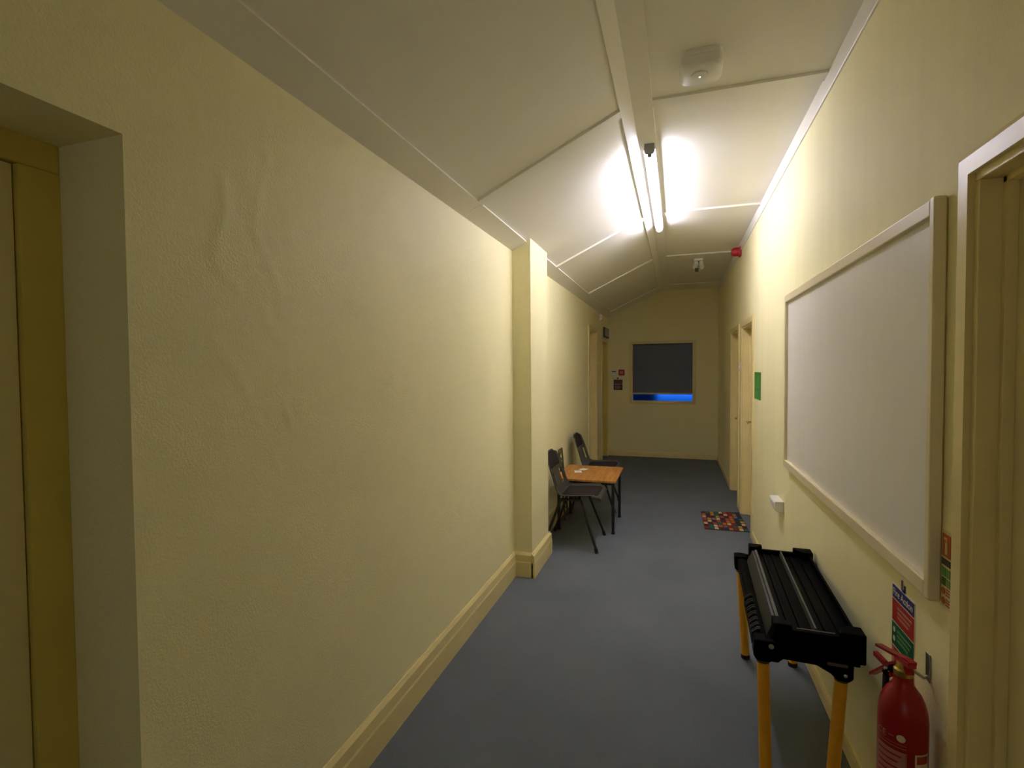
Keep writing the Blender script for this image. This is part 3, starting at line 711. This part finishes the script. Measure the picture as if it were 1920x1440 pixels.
# upper tray
P_('tray_deck', M['black'], lambda m: m.box(.040, .286, .008, .800, .552, .574, .003))
P_('tray_side', M['darkedge'], lambda m: m.prism([(.014, .536), (.030, .536), (.050, .590), (.044, .596), (.036, .594)], 'y', .030, .780))
P_('tray_side', M['black'], lambda m: m.prism([(.280, .548), (.292, .548), (.292, .592), (.288, .600), (.280, .600)], 'y', .010, .800, .002))
P_('ridge', M['blackedge'], lambda m: m.prism([(.044, .572), (.060, .572), (.057, .600), (.047, .600)], 'y', .02, .80))
P_('ridge', M['blackedge'], lambda m: m.prism([(.1605, .572), (.1705, .572), (.1685, .596), (.1625, .596)], 'y', .015, .80))
for x in (.090, .126, .205, .245):
    P_('groove_rib', M['black'], lambda m: m.prism([(x - .009, .572), (x + .009, .572), (x + .005, .580), (x - .005, .580)], 'y', .03, .79))
P_('end_lip', M['black'], lambda m: m.box(.036, .290, -.022, .002, .500, .594, .005)); P_('end_lip', M['black'], lambda m: m.box(.036, .290, .798, .822, .520, .594, .005))
P_('lip_edge', M['blackedge'], lambda m: m.box(.105, .220, -.004, .003, .590, .5955, .001))
for poly, z0 in (([(.030, -.026), (.088, -.026), (.088, -.006), (.062, .040), (.030, .040)], .500), ([(.228, -.026), (.305, -.026), (.305, .040), (.262, .040), (.228, -.004)], .512),
                 ([(.024, .772), (.052, .772), (.084, .806), (.084, .832), (.024, .832)], .52), ([(.262, .765), (.300, .765), (.300, .832), (.222, .832), (.222, .808)], .53)):
    P_('tray_corner', M['black'], lambda m: m.prism(poly, 'z', z0, .612, .005))
P_('bolt', M['steel'], lambda m: m.lathe([(.006, 0), (.006, -.004), (.003, -.006)], (.243, -.034, .474), 12, axis='y'), 50)
P_('bolt', M['grey'], lambda m: m.lathe([(.009, 0), (.009, -.005), (.003, -.007)], (.022, -.030, .532), 12, axis='y'), 50)
P_('bracket_tab', M['blackedge'], lambda m: m.box(.190, .250, -.040, -.033, .502, .512, .002))

# ------------------------------------------------------------------ fire extinguisher on its wall bracket
EX, EY = .570, 1.570; ER = .055
bk = thing('wall_bracket', 'steel hook bracket on the wall holding the red extinguisher', 'bracket', (XR, 1.592, .70))
part('plate', M['steel'], bk, lambda m: m.box(XR - .004, XR - .0005, 1.582, 1.604, .668, .742, .001))
part('hook', M['steel'], bk, lambda m: m.tube([(XR - .004, 1.592, .680), (XR - .014, 1.588, .677), (XR - .030, 1.580, .690), (XR - .044, EY + .004, .702)], .0042, 8), smooth=50)
ex = thing('fire_extinguisher', 'red fire extinguisher hanging on the right wall near the door frame', 'extinguisher', (EX, EY, .12))
prof = [(.046, .125), (.052, .130), (ER, .142), (ER, .575), (.0530, .600), (.0475, .622), (.039, .642), (.0290, .656), (.0225, .666), (.0215, .680), (.0215, .687)]
part('cylinder', M['red'], ex, lambda m: m.lathe(prof, (EX, EY, 0), 48), smooth=40)
part('foot_ring', M['rubber'], ex, lambda m: m.lathe([(.050, .120), (.054, .122), (.056, .128), (.056, .144), (.050, .146)], (EX, EY, 0), 40), smooth=40)
vl = part('valve', M['brass'], ex, lambda m: (m.lathe([(.0195, .685), (.0215, .688), (.0215, .702), (.017, .706), (.015, .722)], (EX, EY, 0), 24), m.tube([(EX, EY, .704), (EX + .022, EY + .006, .706)], .009, 10)), smooth=40)
D = Vector((-.28, .96, 0)).normalized(); Nn = Vector((-D.y, D.x, 0)); O = Vector((EX, EY, 0))
def hp(a, z, n=0.0): return O + D * a + Nn * n + Vector((0, 0, z))
def bar(m, pts, hw, th):
    vs = []; fs = []
    for (a, z) in pts:
        for n, dz in ((-hw, -th), (hw, -th), (hw, 0), (-hw, 0)): vs.append(hp(a, z + dz, n))
    for i in range(len(pts) - 1):
        for k in range(4): fs.append((i * 4 + k, i * 4 + (k + 1) % 4, i * 4 + 4 + (k + 1) % 4, i * 4 + 4 + k))
    fs.append((0, 1, 2, 3)); e = 4 * (len(pts) - 1); fs.append((e + 3, e + 2, e + 1, e))
    m.add(vs, fs)
part('lever', M['red'], ex, lambda m: bar(m, [(-.034, .738), (-.012, .738), (.034, .728), (.096, .718)], .009, .007))
part('carry_handle', M['red'], ex, lambda m: bar(m, [(-.024, .708), (-.010, .722), (.012, .718), (.038, .700), (.078, .662), (.118, .624)], .010, .009))
part('trigger_block', M['redplastic'], ex, lambda m: bar(m, [(-.030, .735), (.010, .731)], .011, .015))
part('safety_clip', M['red'], ex, lambda m: bar(m, [(.040, .668), (.066, .684), (.108, .690)], .006, .012))
part('gauge', M['black'], ex, lambda m: m.tube([hp(.014, .690), hp(.046, .678), hp(.060, .655)], .012, 14), smooth=40)
part('hose', M['rubber'], ex, lambda m: m.tube([hp(.056, .662), hp(.064, .645), hp(.065, .61), hp(.0645, .40), hp(.064, .26)], .0080, 10), smooth=50)
part('hose_nut', M['steel'], ex, lambda m: m.tube([hp(.042, .681), hp(.056, .668)], .0125, 8))
# label wrapped on the cylinder
def wrap(m, a0, a1, z0, z1, r=ER + .0006, n=14):
    vs = []; fs = []
    for i in range(n + 1):
        a = math.radians(a0 + (a1 - a0) * i / n)
        vs += [(EX + r * math.cos(a), EY + r * math.sin(a), z0), (EX + r * math.cos(a), EY + r * math.sin(a), z1)]
    for i in range(n): fs.append((i * 2, i * 2 + 2, i * 2 + 3, i * 2 + 1))
    m.add(vs, fs)
part('label', M['lilac'], ex, lambda m: wrap(m, 176, 257, .37, .508))
part('label_border', M['spink'], ex, lambda m: (wrap(m, 174, 259, .5075, .5095, ER + .001), wrap(m, 172, 259, .519, .5205, ER + .001), wrap(m, 174, 259, .5275, .5285, ER + .001), wrap(m, 258, 259.5, .37, .5095, ER + .001, 2)))
part('label_line', M['red'], ex, lambda m: [wrap(m, 188, 248 - 7 * (k % 2), .495 - k * .016, .499 - k * .016, ER + .0012) for k in range(7)])
part('round_mark', M['signpale'], ex, lambda m: m.add([(EX + (ER + .001) * math.cos(math.radians(247) + .0095 / ER * math.cos(t)), EY + (ER + .001) * math.sin(math.radians(247) + .0095 / ER * math.cos(t)), .545 + .0095 * math.sin(t)) for t in [2 * PI * k / 20 for k in range(20)]], [tuple(range(20))]))
def cyl_pt(a0, z0):
    def fn(u, v, n):
        a = math.radians(a0) + u / ER; r = ER + .0008 + n; return (EX + r * math.cos(a), EY + r * math.sin(a), z0 + v)
    return fn
text_mesh('CE', .023, cyl_pt(199, .541), .0003).build('marking', M['spink'], ex)
part('marking_dash', M['spink'], ex, lambda m: wrap(m, 219, 231, .5435, .5455, ER + .001, 4))
part('tag', M['signpale'], ex, lambda m: wrap(m, 278, 318, .40, .512, ER + .0008, 6))
part('tag_print', M['sred'], ex, lambda m: wrap(m, 282, 314, .488, .508, ER + .0014, 6))
